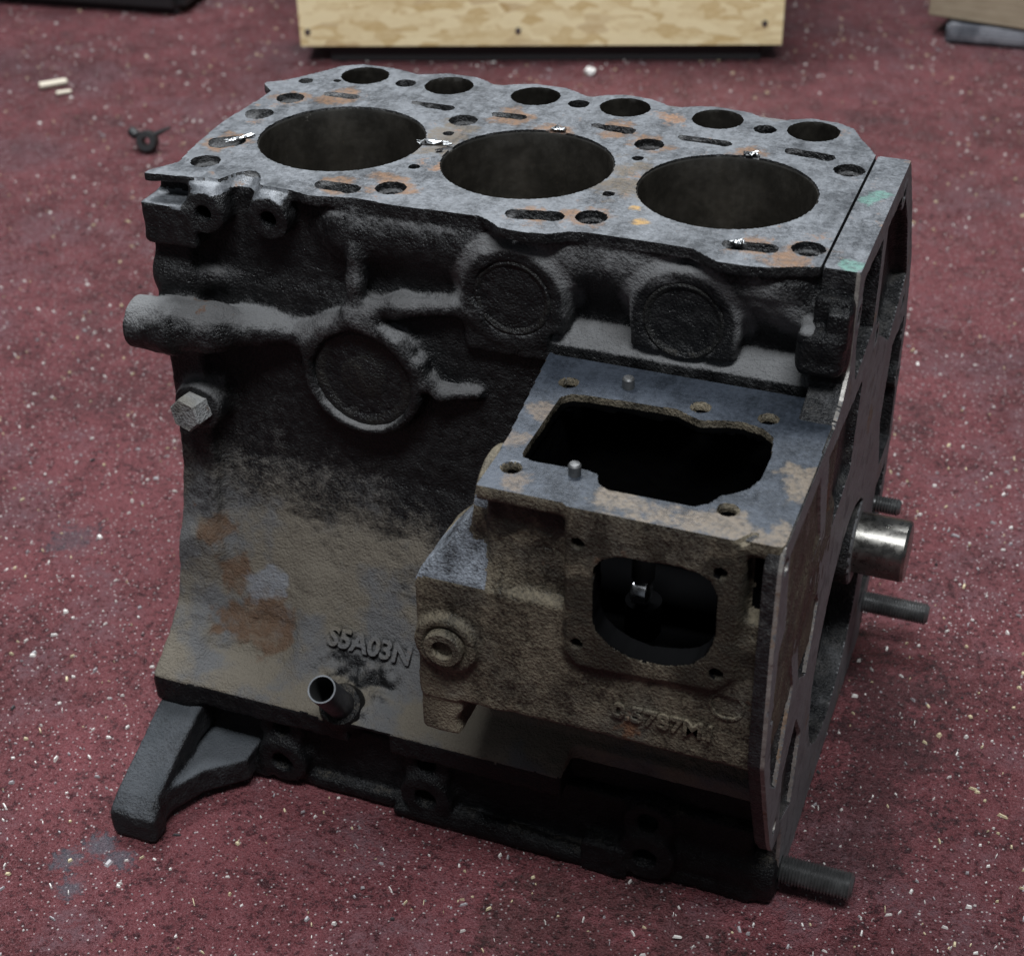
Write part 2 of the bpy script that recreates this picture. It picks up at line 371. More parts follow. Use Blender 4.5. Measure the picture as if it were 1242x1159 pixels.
# pale chips and splinters strewn over the floor: too many to count
def chips():
    V, F, S = [], [], []
    def shard(x, y, l, w_, h, an, m):
        b = len(V); ca, sa = math.cos(an), math.sin(an); z0 = -.0012
        tl = rng.uniform(-.0006, .0008)
        for dx, dy, dz in ((-l, -w_*.6, 0), (l*.8, -w_, 0), (l, w_*.7, 0), (-l*.7, w_, 0), (-l*.7, -w_*.4, h), (l*.6, -w_*.6, h+tl), (l*.7, w_*.4, h+tl), (-l*.5, w_*.6, h)):
            V.append((x+dx*ca-dy*sa, y+dx*sa+dy*ca, max(z0+dz, -.002)))
        F.extend([(b+4, b+5, b+6, b+7), (b, b+1, b+5, b+4), (b+1, b+2, b+6, b+5), (b+2, b+3, b+7, b+6), (b+3, b, b+4, b+7)]); S.extend([m]*5)
    k = 0
    while k < 11000:
        y = rng.uniform(-.30, 1.55); x = rng.uniform(-1.1, .58)
        if rng.random() > (1.0 if y < .35 else .55): continue
        if VN[2](np.array([[x*1000, y*1000, 40.]]), 90.)[0] < rng.uniform(-1.1, .6): continue
        l = abs(rng.normal(0, .00062))+.00038; asp = rng.uniform(.3, .8) if rng.random() < .65 else rng.uniform(.12, .28)
        if asp < .28: l *= 1.5
        shard(x, y, l, l*asp, min(l*.5, .0008)+.0005, rng.uniform(0, 6.28), int(rng.choice(4, p=[.5, .22, .25, .03]))); k += 1
    me = np_mesh('floor_chips', np.array(V), np.array(F), False)
    mats = [N('pale_chip').out((.62, .59, .56), .4), N('cream_chip').out((.5, .42, .27), .6), N('grey_chip').out((.3, .28, .29), .45), N('dark_grit').out((.03, .028, .03), .7)]
    o = link('floor_chips', me, mats); me.polygons.foreach_set('material_index', np.array(S, np.int32))
    tag(o, 'pale chips and splinters strewn over the red floor', 'chips', kind='stuff')
chips()

# ------------------------------------------------------------------ the engine block
ENG = empty('engine_block', P(145, 47, FLOOR))
tag(ENG, 'oily black cast iron engine block with three open cylinders standing on the red floor', 'engine block')

DECK = [(-21, -22), (-4, -20), (12, -16), (30, -15), (50, -16), (64, -20), (85, -15.5), (106, -17), (145, -15), (151, -18), (158, -23.5), (170, -24), (180, -22.3), (188, -17), (198, -15.2), (228, -15.3), (242, -16), (255, -24.5), (266, -24.5), (276, -23), (288, -18), (296.4, -15.5),
        (296.4, 108), (291, 118), (286, 126), (281, 137), (272, 142.5), (258, 144), (248, 139), (242, 134), (235, 137.5), (228, 142), (210, 144.5), (200, 142), (189, 135.5), (184, 140), (176, 144), (162, 146), (152, 142), (145, 136.5), (138, 141), (130, 145), (113, 146), (103, 142), (94, 136.5), (88, 141), (80, 145), (64, 146), (55, 142), (49, 139), (40, 142), (31, 144), (14, 144), (4, 138), (-1, 129), (-9, 117), (-14.8, 109), (-23, 103.5), (-22.5, 100), (-14.6, 92), (-15.2, 72), (-17.5, 46), (-14.8, 12), (-12, -5), (-20, -17)]
BORES = [(48.7, 47), (144.7, 47), (240.7, 47)]
BOLTS = [(i*96, j*86.65) for i in range(4) for j in (0, 1)]
TAPPET = [(22.7, 128.5), (70.7, 128.8), (118.7, 129), (166.7, 128.8), (214.7, 128.2), (262.7, 127.6)]
SLOTS = [((66, -7), (79, -7), 4.4), ((160, -8), (176, -4.5), 4.6), ((257, -7), (272, -5.2), 4.0), ((17, 98), (30, 98), 3.0), ((64, 101), (69, 100.5), 2.2), ((73, 99.6), (82, 99.4), 3.4), ((110, 99), (121, 99.5), 3.2), ((161, 101), (165, 100.5), 2.6), ((169, 100), (177, 99.6), 3.8), ((206, 99.8), (226, 99), 3.0), ((259, 100), (275, 98), 3.8), ((-4, 22), (0, 26), 6), ((-4.9, 61), (-4.5, 62.6), 6.2)]
SMALL = [(-3.8, 111.5, 3.6), (96.1, 25.9, 2.6), (95.8, 68.4, 2.6), (192.1, 68.9, 2.6), (191.5, 26, 2.6), (47.7, 124.9, 5.2), (143, 125.9, 5.2), (239.8, 122.7, 5.2), (12, 117, 2)]

def block():
    v = Vol((-34, -84, -276), (300, 176, 1), 1.22)
    prof = [(-12, -6), (-12, -46), (-14, -55), (-14, -110), (-15, -150), (-22, -180), (-33, -206), (-45, -235), (-58, -250), (-72, -257), (-78, -261), (-78, -274), (172, -274), (172, -258), (122, -160), (124, -150), (146, -140), (146, -3)]
    v.add(prism('x', prof, -19, 298, 1.5))
    v.add(prism('x', [(-20, -34), (-23, -60), (-22, -126), (-25, -160), (-34, -196), (-45, -233), (-66, -252), (-78, -260), (-79, -274), (0, -274), (0, -34)], -22, -2, 2.), 9)
    v.cut(box(186, 310, -40, -5, -62, -7, 5), 6)
    # front wall: jacket bulges, bosses, ribs
    for a in [((80, -8, -18), (144, -7, -18), 12.5, 11), ((182, -4, -17), (220, -4, -19), 12, 12), ((262, -4, -20), (297, -4, -24), 11, 12), ((258, -12, -11), (280, -12, -11), 6, 6)]: v.add(cap(*a), 14)
    v.add(cyl('y', (161.5, -3, -36), 24.5, 16, 1.6), 6); v.add(box(137.5, 185.5, -18.5, 2, -66, -38, 2), 3)
    v.add(cyl('y', (239.8, -2, -35), 24.5, 14.5, 1.6), 6); v.add(box(216, 263.5, -16, 2, -60, -36, 2), 3)
    for x, z, y in ((161.5, -36, -21), (239.8, -35, -18.5)): v.cut(cyl('y', (x, y, z), 18.5, 2.8), .8)
    v.add(cyl('y', (85.5, -12, -89), 31.5, 13, 3), 8); v.cut(cyl('y', (85.5, -26, -90.5), 25.5, 5.5), 3.5)
    rib = lambda pts, r, k=7: [v.add(cap(a, b, r, r), k) for a, b in zip(pts, pts[1:])]
    rib([(85.5, -20, -26), (84.5, -19, -40), (83, -20, -57)], 3.8, 6)
    rib([(83, -20.5, -57), (90, -21, -59.5), (105, -21.5, -67), (115, -21, -78), (119.5, -20, -87), (125, -19, -92), (142, -16, -90.5)], 3.1, 4.5)
    rib([(83, -20, -55), (105, -18.5, -50), (143, -15, -46)], 3.8, 7)
    rib([(83, -21, -57), (68, -20.5, -65), (56, -18, -74)], 3.1, 5)
    v.add(cyl('x', (-17, -34, -73), 13.2, 12.5, 2.2), 3); v.add(cap((-10, -33, -73), (10, -28, -72.5), 13, 11), 4); v.add(cap((10, -28, -73), (32, -18, -75), 10.5, 6), 8); v.add(cap((26, -18, -75), (57, -17, -75), 6, 4.4), 9)
    v.add(cap((-16, -19, -52), (10, -12, -54), 5, 3), 10)
    v.cut(box(212, 270, -40, -10.5, -64, -51), 1.); v.cut(box(179, 192, -40, -10.5, -64, -51), 1.)
    v.add(prism('x', [(-16.4, -84), (-16.4, -56.5), (-8, -49), (0, -46), (0, -84)], 178, 298, .5), 2)
    v.add(box(291, 299, -27, -6, -46, -24, 4), 3); v.add(box(302, 299, -24, -6, -27, -15, 1), 1.5)
    v.add(cyl('y', (-4.6, -22, -120), 13, 8, 2), 6)
    v.add(cap((57, -30, -212), (56, -52, -252), 3, 5), 14)
    v.add(cyl('y', (-10, -30, -205), 10, 6, 2), 10)
    v.cut(box(-60, -13.5, 8, 200, -290, -3)); v.cut(prism('z', [(276, 148), (300, 104), (320, 104), (320, 170), (276, 170)], -290, -3)); v.cut(prism('z', [(-12, 98), (4, 139), (4, 170), (-40, 170), (-40, 98)], -290, -3))
    # deck slab with its scalloped outline
    v.add(prism('z', DECK, -5, 3, .4), 2.)
    v.add(box(-21.5, 6, -27, 10, -33, -12, 1.5), 4)
    v.cut(box(-30, 5, -40, -13, -11.5, -4.2, 2.5), 1.5)
    for x, z, y in ((11, -14.5, -25), (43.6, -13.5, -23)):
        v.add(cyl('y', (x, y+12, z), 10.5, 12, 1.2), 3); v.add(box(x-9, x+9, y+3, 0, z, -2, 2), 4)
        v.cut(cyl('y', (x, y, z), 3.8, 30))
    v.cut(cap((27, -30, 1), (27, -8, 9), 12.5, 11), 1.)
    v.cut(box(90, 114, -95, -60, -276, -262, 1.5), 1)
    v.cut(box(206, 300, -95, -62, -290, -196, 3), 2)
    # bores and passages
    for x, y in BORES: v.cut(cyl('z', (x, y, -90), 40.7, 95))
    v.cut(box(-8, 290, -8, 102, -290, -172, 14))
    v.cut(prism('x', [(-8, -170), (102, -170), (150, -262), (150, -290), (-56, -290), (-56, -262)], -6, 288, 3.))
    for x, y in BOLTS: v.cut(cyl('z', (x, y, -10), 5.4, 22)); v.cut(cyl('z', (x, y, 0), 6.9, 4.), .4)
    for x, y in TAPPET: v.cut(cyl('z', (x, y, -60), 12.5, 75), .3)
    for a, b, r in SLOTS: 
        v.cut(cap((*a, 0), (*b, 0), r, r*.9)); [v.cut(cap((*a, -q), (*b, -q), r*.85, r*.8)) for q in (4, 9, 14, 19, 24)]; v.cut(cap((a[0]-r*.5, a[1]+r*.3, 0), (b[0], b[1], -1), r*.7, r*1.05))
    for x, y, r in SMALL: v.cut(cyl('z', (x, y, -5), r, 14))
    for x, y in ((144.5, 87.6), (241, 88)): v.cut(cap((x-2, y+1.5, 1), (x+3, y+1, 0), 2.4, 1.8))    # chipped rim
    v.cut(cap((98, 47.5, 0), (103, 52, 0), 1.2, 2.0)); v.cut(cap((96, 44, .4), (101, 46, .2), .8, 1.6))
    v.cut(cyl('y', (-4.6, -34, -120), 4, 8))
    v.cut(box(-60, 320, -100, 200, 0, 20))                    # face the deck flat
    def keep(V, n): return np.clip(np.minimum(-V[:, 2]-.9, 4)/4, 0, 1)*np.where((V[:, 1] > 3) & (V[:, 1] < 91) & (V[:, 2] > -170), 0, 1)
    def extra(V):
        g = np.clip(1-np.abs(V[:, 0]-90)/36, 0, 1)*np.clip(1-np.abs(V[:, 2]+252)/20, 0, 1)*(V[:, 1] < -30)
        s = np.clip(1-np.abs(V[:, 0]-22)/45, 0, 1)*np.clip(1-np.abs(V[:, 2]+235)/50, 0, 1)*(V[:, 1] < -20)
        return g*3.2*VN[1](V+3.3, 4.2) + s*.5*np.sign(VN[0](V+1.3, 15.)+.6*VN[1](V, 6.))
    me = v.mesh('cylinder_block', 1., keep, extra, [(2, 0.)])
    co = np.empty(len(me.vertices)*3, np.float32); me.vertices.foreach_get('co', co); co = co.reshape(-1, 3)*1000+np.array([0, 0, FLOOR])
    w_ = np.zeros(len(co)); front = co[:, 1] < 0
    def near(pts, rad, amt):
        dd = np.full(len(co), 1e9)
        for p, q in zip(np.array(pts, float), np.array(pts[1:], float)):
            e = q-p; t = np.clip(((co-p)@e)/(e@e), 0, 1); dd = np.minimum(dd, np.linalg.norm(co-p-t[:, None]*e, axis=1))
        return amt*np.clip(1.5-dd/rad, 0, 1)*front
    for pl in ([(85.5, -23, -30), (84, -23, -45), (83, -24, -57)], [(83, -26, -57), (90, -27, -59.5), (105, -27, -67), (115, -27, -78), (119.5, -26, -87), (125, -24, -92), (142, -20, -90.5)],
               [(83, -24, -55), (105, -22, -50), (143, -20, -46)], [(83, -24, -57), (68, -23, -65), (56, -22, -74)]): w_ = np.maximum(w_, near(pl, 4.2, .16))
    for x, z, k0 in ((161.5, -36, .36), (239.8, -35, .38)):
        rr = np.hypot(co[:, 0]-x, co[:, 2]-z); w_ = np.maximum(w_, k0*np.clip(1.3-np.abs(rr-27)/4.5, 0, 1)*np.clip((co[:, 2]-z+14)/12, 0, 1)*front*(co[:, 2] > -75))  # pale arcs on the boss rims: lit fillets painted in with the dust
    w_ = np.maximum(w_, near([(178, -14, -12), (205, -14, -12), (228, -14, -14)], 8, .2)); w_ = np.maximum(w_, near([(270, -14, -16), (297, -14, -32)], 10, .26)); w_ = np.maximum(w_, near([(180, -12, -53), (297, -12, -53)], 7, .15))  # bulge tops and ledge strip paler, their lit look added to the dust
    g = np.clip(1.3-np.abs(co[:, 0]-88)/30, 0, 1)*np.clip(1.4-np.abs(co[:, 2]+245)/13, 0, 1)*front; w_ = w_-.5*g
    w_ = w_-.3*np.clip((62-co[:, 0])/20, 0, 1)*np.clip((co[:, 2]+50)/10, 0, 1)*front  # front darker at the upper left, under the deck
    at = me.attributes.new('dust_and_light', 'FLOAT', 'POINT'); at.data.foreach_set('value', w_.astype(np.float32))  # mask of rib dust, grime, and light painted on boss rims and bulges
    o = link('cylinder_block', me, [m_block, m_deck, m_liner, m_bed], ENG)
    def f(c, n):
        s = np.where((c[:, 2] > -.75) & (n[:, 2] > .7), 1, 0)
        s = np.where((c[:, 1] < -6) & (c[:, 0] < 62) & (c[:, 2] > np.where(c[:, 0] < 0, -13.6, -5.5)) & (n[:, 2] > .45), 1, s); s = np.where((c[:, 1] < -55) & (c[:, 2] < -260.5) & (n[:, 2] < .35), 3, s)
        for x, z in ((11, -14.5), (43.6, -13.5)): s = np.where((np.hypot(c[:, 0]-x, c[:, 2]-z) < 4.4) & (c[:, 1] < 5), 3, s)  # boss holes take the black casting, their shade put into the colour
        for x, y in TAPPET: s = np.where((np.hypot(c[:, 0]-x, c[:, 1]-y) < 13.4) & (s == 0) & (c[:, 2] < -.6), 2, s)
        return s
    set_slots(me, f)
    return o
BLK = block()

# cylinder liners
for i, (x, y) in enumerate(BORES):
    o = lathe_obj('cylinder_liner', [(41.4, -175), (41.4, -1.2), (40.3, -.9), (39.9, -1.8), (39.9, -175)], (x, y, 0), (0, 0, 1), m_liner, BLK, 96, 30)

# core plugs: shallow cups pressed into their bosses
for x, z, y, r in ((85.5, -90.5, -21.2, 25.2), (161.5, -36, -18.4, 18.3), (239.8, -35, -15.9, 18.3)):
    lathe_obj('core_plug', [(r, -5), (r, .4), (r*.94, .9), (r*.86, .4), (r*.78, -.9), (r*.5, -1.0), (r*.46, -.5), (0, -.3)], (x, y, z), (0, -1, 0), m_plug, BLK, 48, 40)

# ------------------------------------------------------------------ pump housing on the front
def housing():
    v = Vol((152, -136, -204), (313, -8, -58), 1.05)
    v.add(prism('x', [(-128, -178), (-128, -113), (-112, -82), (-102, -82), (-84, -108), (-50, -140), (-14, -150), (-14, -178)], 157, 200, 3.)); v.add(box(187, 311.6, -128, -14, -178, -112, 2.5), 1)
    v.cut(prism('y', [(140, -114), (157, -114), (186, -76), (186, -40), (140, -40)], -160, -5), 4)
    v.add(box(157, 177, -127.5, -60, -200, -165, 3), 2); v.add(prism('x', [(-127, -176), (-60, -176), (-60, -200)], 170, 300), 1)
    v.add(box(189.5, 311.4, -123, -13, -150, -62, 3), 5)
    v.add(box(187.5, 312, -129, -19, -67, -57, 1.5), 1.5)
    v.add(box(225, 311.6, -128.5, -60, -140, -60, 2), 2)
    v.add(prism('y', [(226, -57), (296, -57), (297, -66), (297, -128), (290, -136), (232, -140), (226, -134)], -130.4, -100, 1.5), 3)
    v.add(cyl('x', (187, -98, -84), 21, 6, 3), 4)
    v.add(prism('z', [(179, -18), (190, -121), (215, -121), (215, -18)], -84, -57, 1.), 1)
    v.cut(box(298.5, 311, -150, -120, -99, -68, 3), 2); v.add(cyl('x', (305, -116, -112), 13.5, 6.6, .5), 2)
    v.add(cyl('y', (172, -126, -145), 14.5, 6, 1.6), 3)
    v.cut(cyl('y', (172, -134, -145), 10, 3.6), .8)
    v.cut(cap((183, -140, -193), (183, -60, -193), 9, 9), 3)
    # openings
    top = [(197, -54), (201, -50), (207, -49), (247, -47), (253, -50), (259, -52.5), (268, -49), (276, -47.8), (285, -50), (290.4, -55), (293, -70), (293, -86), (290, -95), (285, -100.5), (281, -103), (278, -110), (273, -114), (238, -114.3), (233, -111), (231, -105), (226, -103.5), (204, -105), (198, -103), (197, -98)]
    v.cut(prism('z', top, -75, -50, 0), .5)
    v.cut(box(196, 304, -119, -34, -160, -67, 4))
    front = [(237.5, -92), (238.5, -87), (242, -82.5), (247, -80), (254, -79), (272, -78.5), (280, -79), (285, -82), (288, -88), (288.5, -105), (287, -113), (284.5, -119), (280, -124), (272, -127.5), (260, -129), (252, -127.5), (245, -124), (240, -119), (238, -113)]
    v.cut(prism('y', front, -140, -110, 0), 1.2)
    for x, y in ((196.3, -41.1), (256, -42), (285.2, -41.6), (196.6, -112.3), (286.1, -111.7)): v.cut(cyl('z', (x, y, -60), 3.5, 16)); v.cut(cyl('z', (x, y, -60), 4.4, 1.2), .3)
    for x, z in ((231, -77), (289, -77), (231, -128), (290, -127)): v.cut(cyl('y', (x, -130, z), 2.7, 16))
    v.cut(box(181, 311, -19.5, -15.5, -69, -50))
    v.cut(box(100, 330, -170, 0, -60, -30))
    for x in (300,): v.cut(cap((x, -124, -60), (x-5, -133, -60), 1.5, 2.5))
    keep = lambda V, n: np.where((n[:, 2] > .9) & (V[:, 2] > -60.8), 0, np.clip((-61-V[:, 2])/3, 0, 1))*np.where((V[:, 1] < -130.5), .25, 1)
    me = v.mesh('pump_housing', .75, keep, None, [(2, -60.)])
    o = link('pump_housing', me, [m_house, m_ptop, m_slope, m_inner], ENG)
    def f(c, n):
        s = np.where((c[:, 2] > -60.9) & (n[:, 2] > .7), 1, 0)
        s = np.where((c[:, 2] < -70) & (c[:, 2] > -118) & (c[:, 0] < 190) & (c[:, 1] < -100) & (n[:, 2] > .3) & (c[:, 2] < -74), 2, s)
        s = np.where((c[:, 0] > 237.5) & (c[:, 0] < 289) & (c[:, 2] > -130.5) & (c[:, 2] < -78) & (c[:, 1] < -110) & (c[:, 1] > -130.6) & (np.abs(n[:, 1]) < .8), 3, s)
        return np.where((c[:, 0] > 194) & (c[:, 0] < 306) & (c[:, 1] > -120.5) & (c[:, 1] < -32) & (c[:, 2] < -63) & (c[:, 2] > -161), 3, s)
    set_slots(me, f); return o
HOU = housing()
lathe_obj('drain_plug', [(9, -8), (9, 2.6), (8.2, 3.4), (5, 3.4), (4.6, .4), (0, .2)], (172, -131.5, -145), (0, -1, 0), m_house, HOU, 24)
for x, y in ((222, -36.5), (222.2, -108.3)):
    lathe_obj('locating_pin', [(2.7, -4), (2.7, 4.4), (2.1, 5.2), (0, 5.3)], (x, y, -60), (0, 0, 1), m_stud, HOU, 16)
# what shows inside the opening: a dark shaft and one polished roller that catches the light
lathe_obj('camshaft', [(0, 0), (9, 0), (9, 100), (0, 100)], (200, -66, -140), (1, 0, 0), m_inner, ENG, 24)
lathe_obj('tappet_roller', [(0, 0), (4, 0), (5.4, 1), (5.6, 4), (5.4, 7), (4, 8), (0, 8)], (243, -92, -125), (1, 0, .05), m_cam, ENG, 32, 50)
lathe_obj('plunger', [(0, 0), (4.5, 0), (5, 1), (5, 22), (0, 22)], (247, -90, -119), (0, 0, 1), m_inner2, ENG, 24)
lathe_obj('roller_bracket', [(0, 0), (7, 0), (8, 2), (8, 18), (0, 18)], (247, -88, -150), (0, 0, 1), m_inner, ENG, 24)

# ------------------------------------------------------------------ rear flange
def flange():
    v = Vol((293, -138, -321), (314, 184, 1), 1.2)
    out = [(-14, 0), (-14, -46), (-24, -56), (-40, -60.6), (-128, -60.6), (-132, -70), (-133, -110), (-130, -172), (-112, -215), (-94, -254), (-88, -262), (-66, -268), (-60, -318), (150, -318), (168, -300), (177, -262), (181, -200), (180, -122), (166, -78), (136, -34), (108, 0)]
    v.add(prism('x', out, 296.8, 312.7, .8))
    pk = [[(0, -10), (44, -12), (44, -56), (6, -62), (-3, -40)], [(56, -12), (100, -12), (126, -40), (150, -78), (110, -96), (56, -64)], [(-118, -72), (-62, -72), (-46, -112), (-110, -118)], [(-44, -72), (30, -76), (24, -120), (-30, -130)],
          [(-121, -126), (-98, -126), (-78, -170), (-96, -214), (-110, -200), (-119, -170)], [(-84, -128), (-52, -132), (-30, -158), (-44, -190), (-64, -176)], [(-80, -222), (-58, -206), (-40, -230), (-48, -268), (-76, -254)], [(130, -110), (168, -112), (171, -190), (140, -190), (120, -150)], [(140, -204), (168, -206), (158, -280), (130, -280)]]
    for q in pk: v.cut(prism('x', q, 308.8 if min(a for a, b in q) < -35 else 304.5, 320, 3.), 1.5)
    v.cut(box(280, 305.4, -150, -22, -262, -61.5), 1); v.cut(box(280, 306, -150, -50, -330, -255), 1)
    v.cut(cyl('x', (310, 47, -228), 62, 16), 1.)
    v.add(cyl('x', (304, 47, -228), 76, 7.5, .6), 0); v.cut(cyl('x', (310, 47, -228), 64, 20), 1.)
    v.add(cyl('x', (304, 88, -205), 24, 8, .8), 2)
    for y, z in ((-122, -150), (-88, -246), (-124, -72)): v.cut(cyl('x', (310, y, z), 3.6, 12))
    for y, z in ((-6, -24), (100, -14), (60, -68), (172, -150), (150, -95)):
        v.add(cyl('x', (305.5, y, z), 7.5, 6.9, .6), 2); v.cut(cyl('x', (310, y, z), 3.6, 10))
    v.cut(box(290, 297.6, -40, 140, -1.4, 6)); v.cut(box(290, 330, -200, 220, -.55, 10)); v.cut(box(290, 330, -200, 220, -340, -319.2))
    v.cut(cap((306, 40, 0), (309, 66, 0), 1.2, .8))
    keep = lambda V, n: np.where(np.abs(n[:, 0]) > .8, .0, .6)*np.clip((-V[:, 2]-1.2)/2, 0, 1)
    me = v.mesh('rear_flange', 1., keep, None, [(0, 312.7), (2, -.55)])
    o = link('rear_flange', me, [m_flange, m_face, m_edge, m_deck], ENG)
    def f(c, n):
        s = np.where((c[:, 0] > 311.6) & (n[:, 0] > .6), 1, 0); s = np.where((c[:, 2] > -1.4) & (n[:, 2] > .7), 3, s)
        return np.where((s == 0) & (c[:, 0] > 310.9) & (c[:, 1] < -10) & (n[:, 1] < -.2), 2, s)
    set_slots(me, f); return o
FLA = flange()
# block end behind the lug by the flange
def lug():
    v = Vol((286, -32, -50), (313, -8, -12), .9)
    v.add(box(290.5, 311.4, -27.5, -10, -46, -25, 5)); v.add(box(302.5, 311.6, -25, -10, -32, -16, 1.2), 2); v.add(box(296, 311.6, -19, -10, -55, -12, 2), 3)
    v.cut(cap((299, -33, -38), (306, -33, -38), 6, 6), 2)
    link('mounting_lug', v.mesh('mounting_lug', .8), m_bed, ENG)
lug()
# the polished shaft end and the studs that stick out of the flange
lathe_obj('shaft_end', [(0, -4), (16.4, -4), (16.4, 25.2), (15.4, 26.6), (13, 27), (0, 26.4)], (312.7, 88, -206), (1, 0, 0), m_pin, ENG, 64, 30)
def stud(o, d, L, r, mat=m_stud, thread=(0, 1), seg=24, pitch=1.6):
    prof = [(0, -6), (r*.9, -6), (r*.9, 0)]; t = thread[0]*L
    if t > 0: prof += [(r*.92, t-.1)]
    while t < thread[1]*L-pitch: prof += [(r*.86, t), (r, t+pitch*.5)]; t += pitch
    prof += [(r*.86, t), (r*.84, L-1), (r*.7, L), (0, L)]
    return lathe_obj('stud', prof, o, d, mat, FLA, seg, 25)
stud((312.7, -56, -305.5), (1, 0, .0), 36, 7.2)
stud((312.7, 152, -293), (1, 0, 0), 38, 6.6)
stud((312.7, 150, -222), (1, 0, 0), 14, 5.0)

# ------------------------------------------------------------------ bearing frame below the pan rail
def bedplate():
    v = Vol((-24, -82, -321), (313, 172, -273), 1.35)
    v.add(box(-16, 300, -67, 160, -316, -274.5, 3)); v.add(box(-18, 302, -71, 162, -319.4, -311, 2), 3)
    for x, dz, r in ((48, -303, 14.5), (131, -302, 14.5), (249, -302, 15)): 
        v.add(cyl('y', (x, -64, dz), r, 12.5, 2.5), 5); v.add(cyl('y', (x, -62, -283), 13, 11, 2.5), 6)
    v.add(box(112, 216, -77, -60, -319.2, -313, 2), 2); v.add(box(216, 240, -78, -52, -319.3, -300, 1.5), 1)
    v.add(cap((146, -72, -311), (212, -73, -313), 4.2, 3.2), 3)
    v.add(cyl('x', (284, -57, -304.5), 14.2, 27.5, 2), 2); v.add(box(285, 312, -70, -40, -319, -296, 4), 4)
    v.add(box(12, 40, -76, -60, -319, -306, 3), 3); v.add(box(60, 110, -72, -58, -319, -312, 2), 3)
    v.cut(box(0, 290, -44, 146, -330, -270, 4))
    for x in (48, 144, 240): v.add(box(x-9, x+9, -46, 148, -319.4, -290, 3), 2)
    for x, dz in ((48, -303), (131, -302), (249, -302)): v.cut(cyl('y', (x, -78, dz), 5.8, 12)); v.cut(cyl('y', (x, -75, -281), 5, 10))
    v.cut(box(-40, 330, -100, 200, -340, -319.4))
    link('bearing_frame', v.mesh('bearing_frame', 1.), m_bed, ENG)
bedplate()

# support leg at the front left
def leg():
    v = Vol((-24, -150, -321), (44, -60, -270), 1.0)
    v.add(prism('x', [(-66, -277), (-80, -276), (-128, -297), (-136, -303), (-138, -308), (-137, -318.8), (-126, -319.2), (-114, -309), (-84, -296), (-66, -296)], -20, 4, 2.6))
    v.add(prism('z', [(-4, -124), (2, -124), (14, -100), (32, -84), (32, -66), (-4, -66)], -315, -299, 2), 4); v.add(prism('x', [(-128, -300), (-137, -305), (-137, -319), (-126, -319)], -19, 6, 2), 3)
    v.cut(cap((-8, -146, -330), (-8, -115, -322), 4, 4), 2)
    link('support_leg', v.mesh('support_leg', .6), m_leg, ENG)
leg()

# ------------------------------------------------------------------ bolts, tube, gauge plugs
def hex_bolt(o, d, af, h):
    bm = bmesh.new(); r = af/2/math.cos(math.pi/6)
    lathe(bm, [(0, -6), (5, -6), (5, 0), (r, 0), (r, h-.8), (r*.9, h), (0, h)], o, d, 6)
    return link('hex_bolt', bm_mesh('hex_bolt', bm), m_hex, BLK)
hex_bolt((-4.6, -29, -120), (-.12, -1, .05), 16, 11)
def tube():
    a = Vector((87.5, -94, -225.5)); b = Vector((84, -64, -266)); d = (a-b); L = d.length; bm = bmesh.new()
    lathe(bm, [(7.3, 0), (7.3, L-.6)], b, d, 32, 0); lathe(bm, [(7.3, L-.6), (7.1, L), (6.3, L), (6.1, L-.5)], b, d, 32, 1); lathe(bm, [(6.1, L-.5), (6.1, L-26), (0, L-26)], b, d, 32, 2)
    bmesh.ops.remove_doubles(bm, verts=bm.verts, dist=1e-6)
    link('breather_tube', bm_mesh('breather_tube', bm, True, 30), [m_tube, m_tubecut, m_void], ENG)
    lathe_obj('tube_collar', [(7.5, 16), (10.5, 16), (12, 12), (13, 0), (13, -8), (0, -8)], b, d, m_bed, ENG, 32)
tube()

# cast lettering
def lettering(text, pos, xdir, ydir, size, depth, mat, parent, name='cast_lettering', sx=1.):
    c = bpy.data.curves.new('t', 'FONT'); c.body = text; c.size = 1; c.extrude = .5*depth/size; c.bevel_depth = .02; c.align_x = 'CENTER'; c.align_y = 'CENTER'; c.offset = .015; c.resolution_u = 3
    t = bpy.data.objects.new('t', c); COL.objects.link(t); dg = bpy.context.evaluated_depsgraph_get(); dg.update()
    me = bpy.data.meshes.new_from_object(t.evaluated_get(dg)); bpy.data.objects.remove(t)
    x = Vector(xdir).normalized(); z = x.cross(Vector(ydir)).normalized(); y = z.cross(x)
    for v in me.vertices:
        q = Vector(pos)+x*v.co.x*size*sx+y*v.co.y*size+z*v.co.z*size; v.co = P(*q)
    me.materials.clear(); return link(name, me, mat, parent)
lettering('S5A03N', (91, -47.0, -234.4), (1, 0, -.03), (0, .62, .78), 13.5, 2.4, m_block, BLK, sx=1.02)
lettering('0.5787M1', (269, -128, -161), (1, 0, -.02), (0, 0, 1), 11, 2.2, m_house, HOU, sx=1.02)
def ringmark():
    bm = bmesh.new(); lathe(bm, [(6.2, 0), (6.6, 1.2), (7.6, 1.2), (8, 0)], (295, -127.6, -144), (0, -1, 0), 32)
    link('cast_ring_mark', bm_mesh('cast_ring_mark', bm, True, 40), m_house, HOU)
ringmark()

# ------------------------------------------------------------------ things around the block
def bevel_box(name, x0, x1, y0, y1, z0, z1, mat, parent, b=.0015, seg=2):
    """box in metres, in the parent's own frame"""
    bm = bmesh.new(); bmesh.ops.create_cube(bm, size=1)
    for v in bm.verts: v.co = Vector(((x0+x1)/2+v.co.x*(x1-x0), (y0+y1)/2+v.co.y*(y1-y0), (z0+z1)/2+v.co.z*(z1-z0)))
    if b: bmesh.ops.bevel(bm, geom=bm.edges[:], offset=b, segments=seg, affect='EDGES')
    me = bm_mesh(name, bm); me.materials.append(mat); o = bpy.data.objects.new(name, me); COL.objects.link(o); o.parent = parent; return o

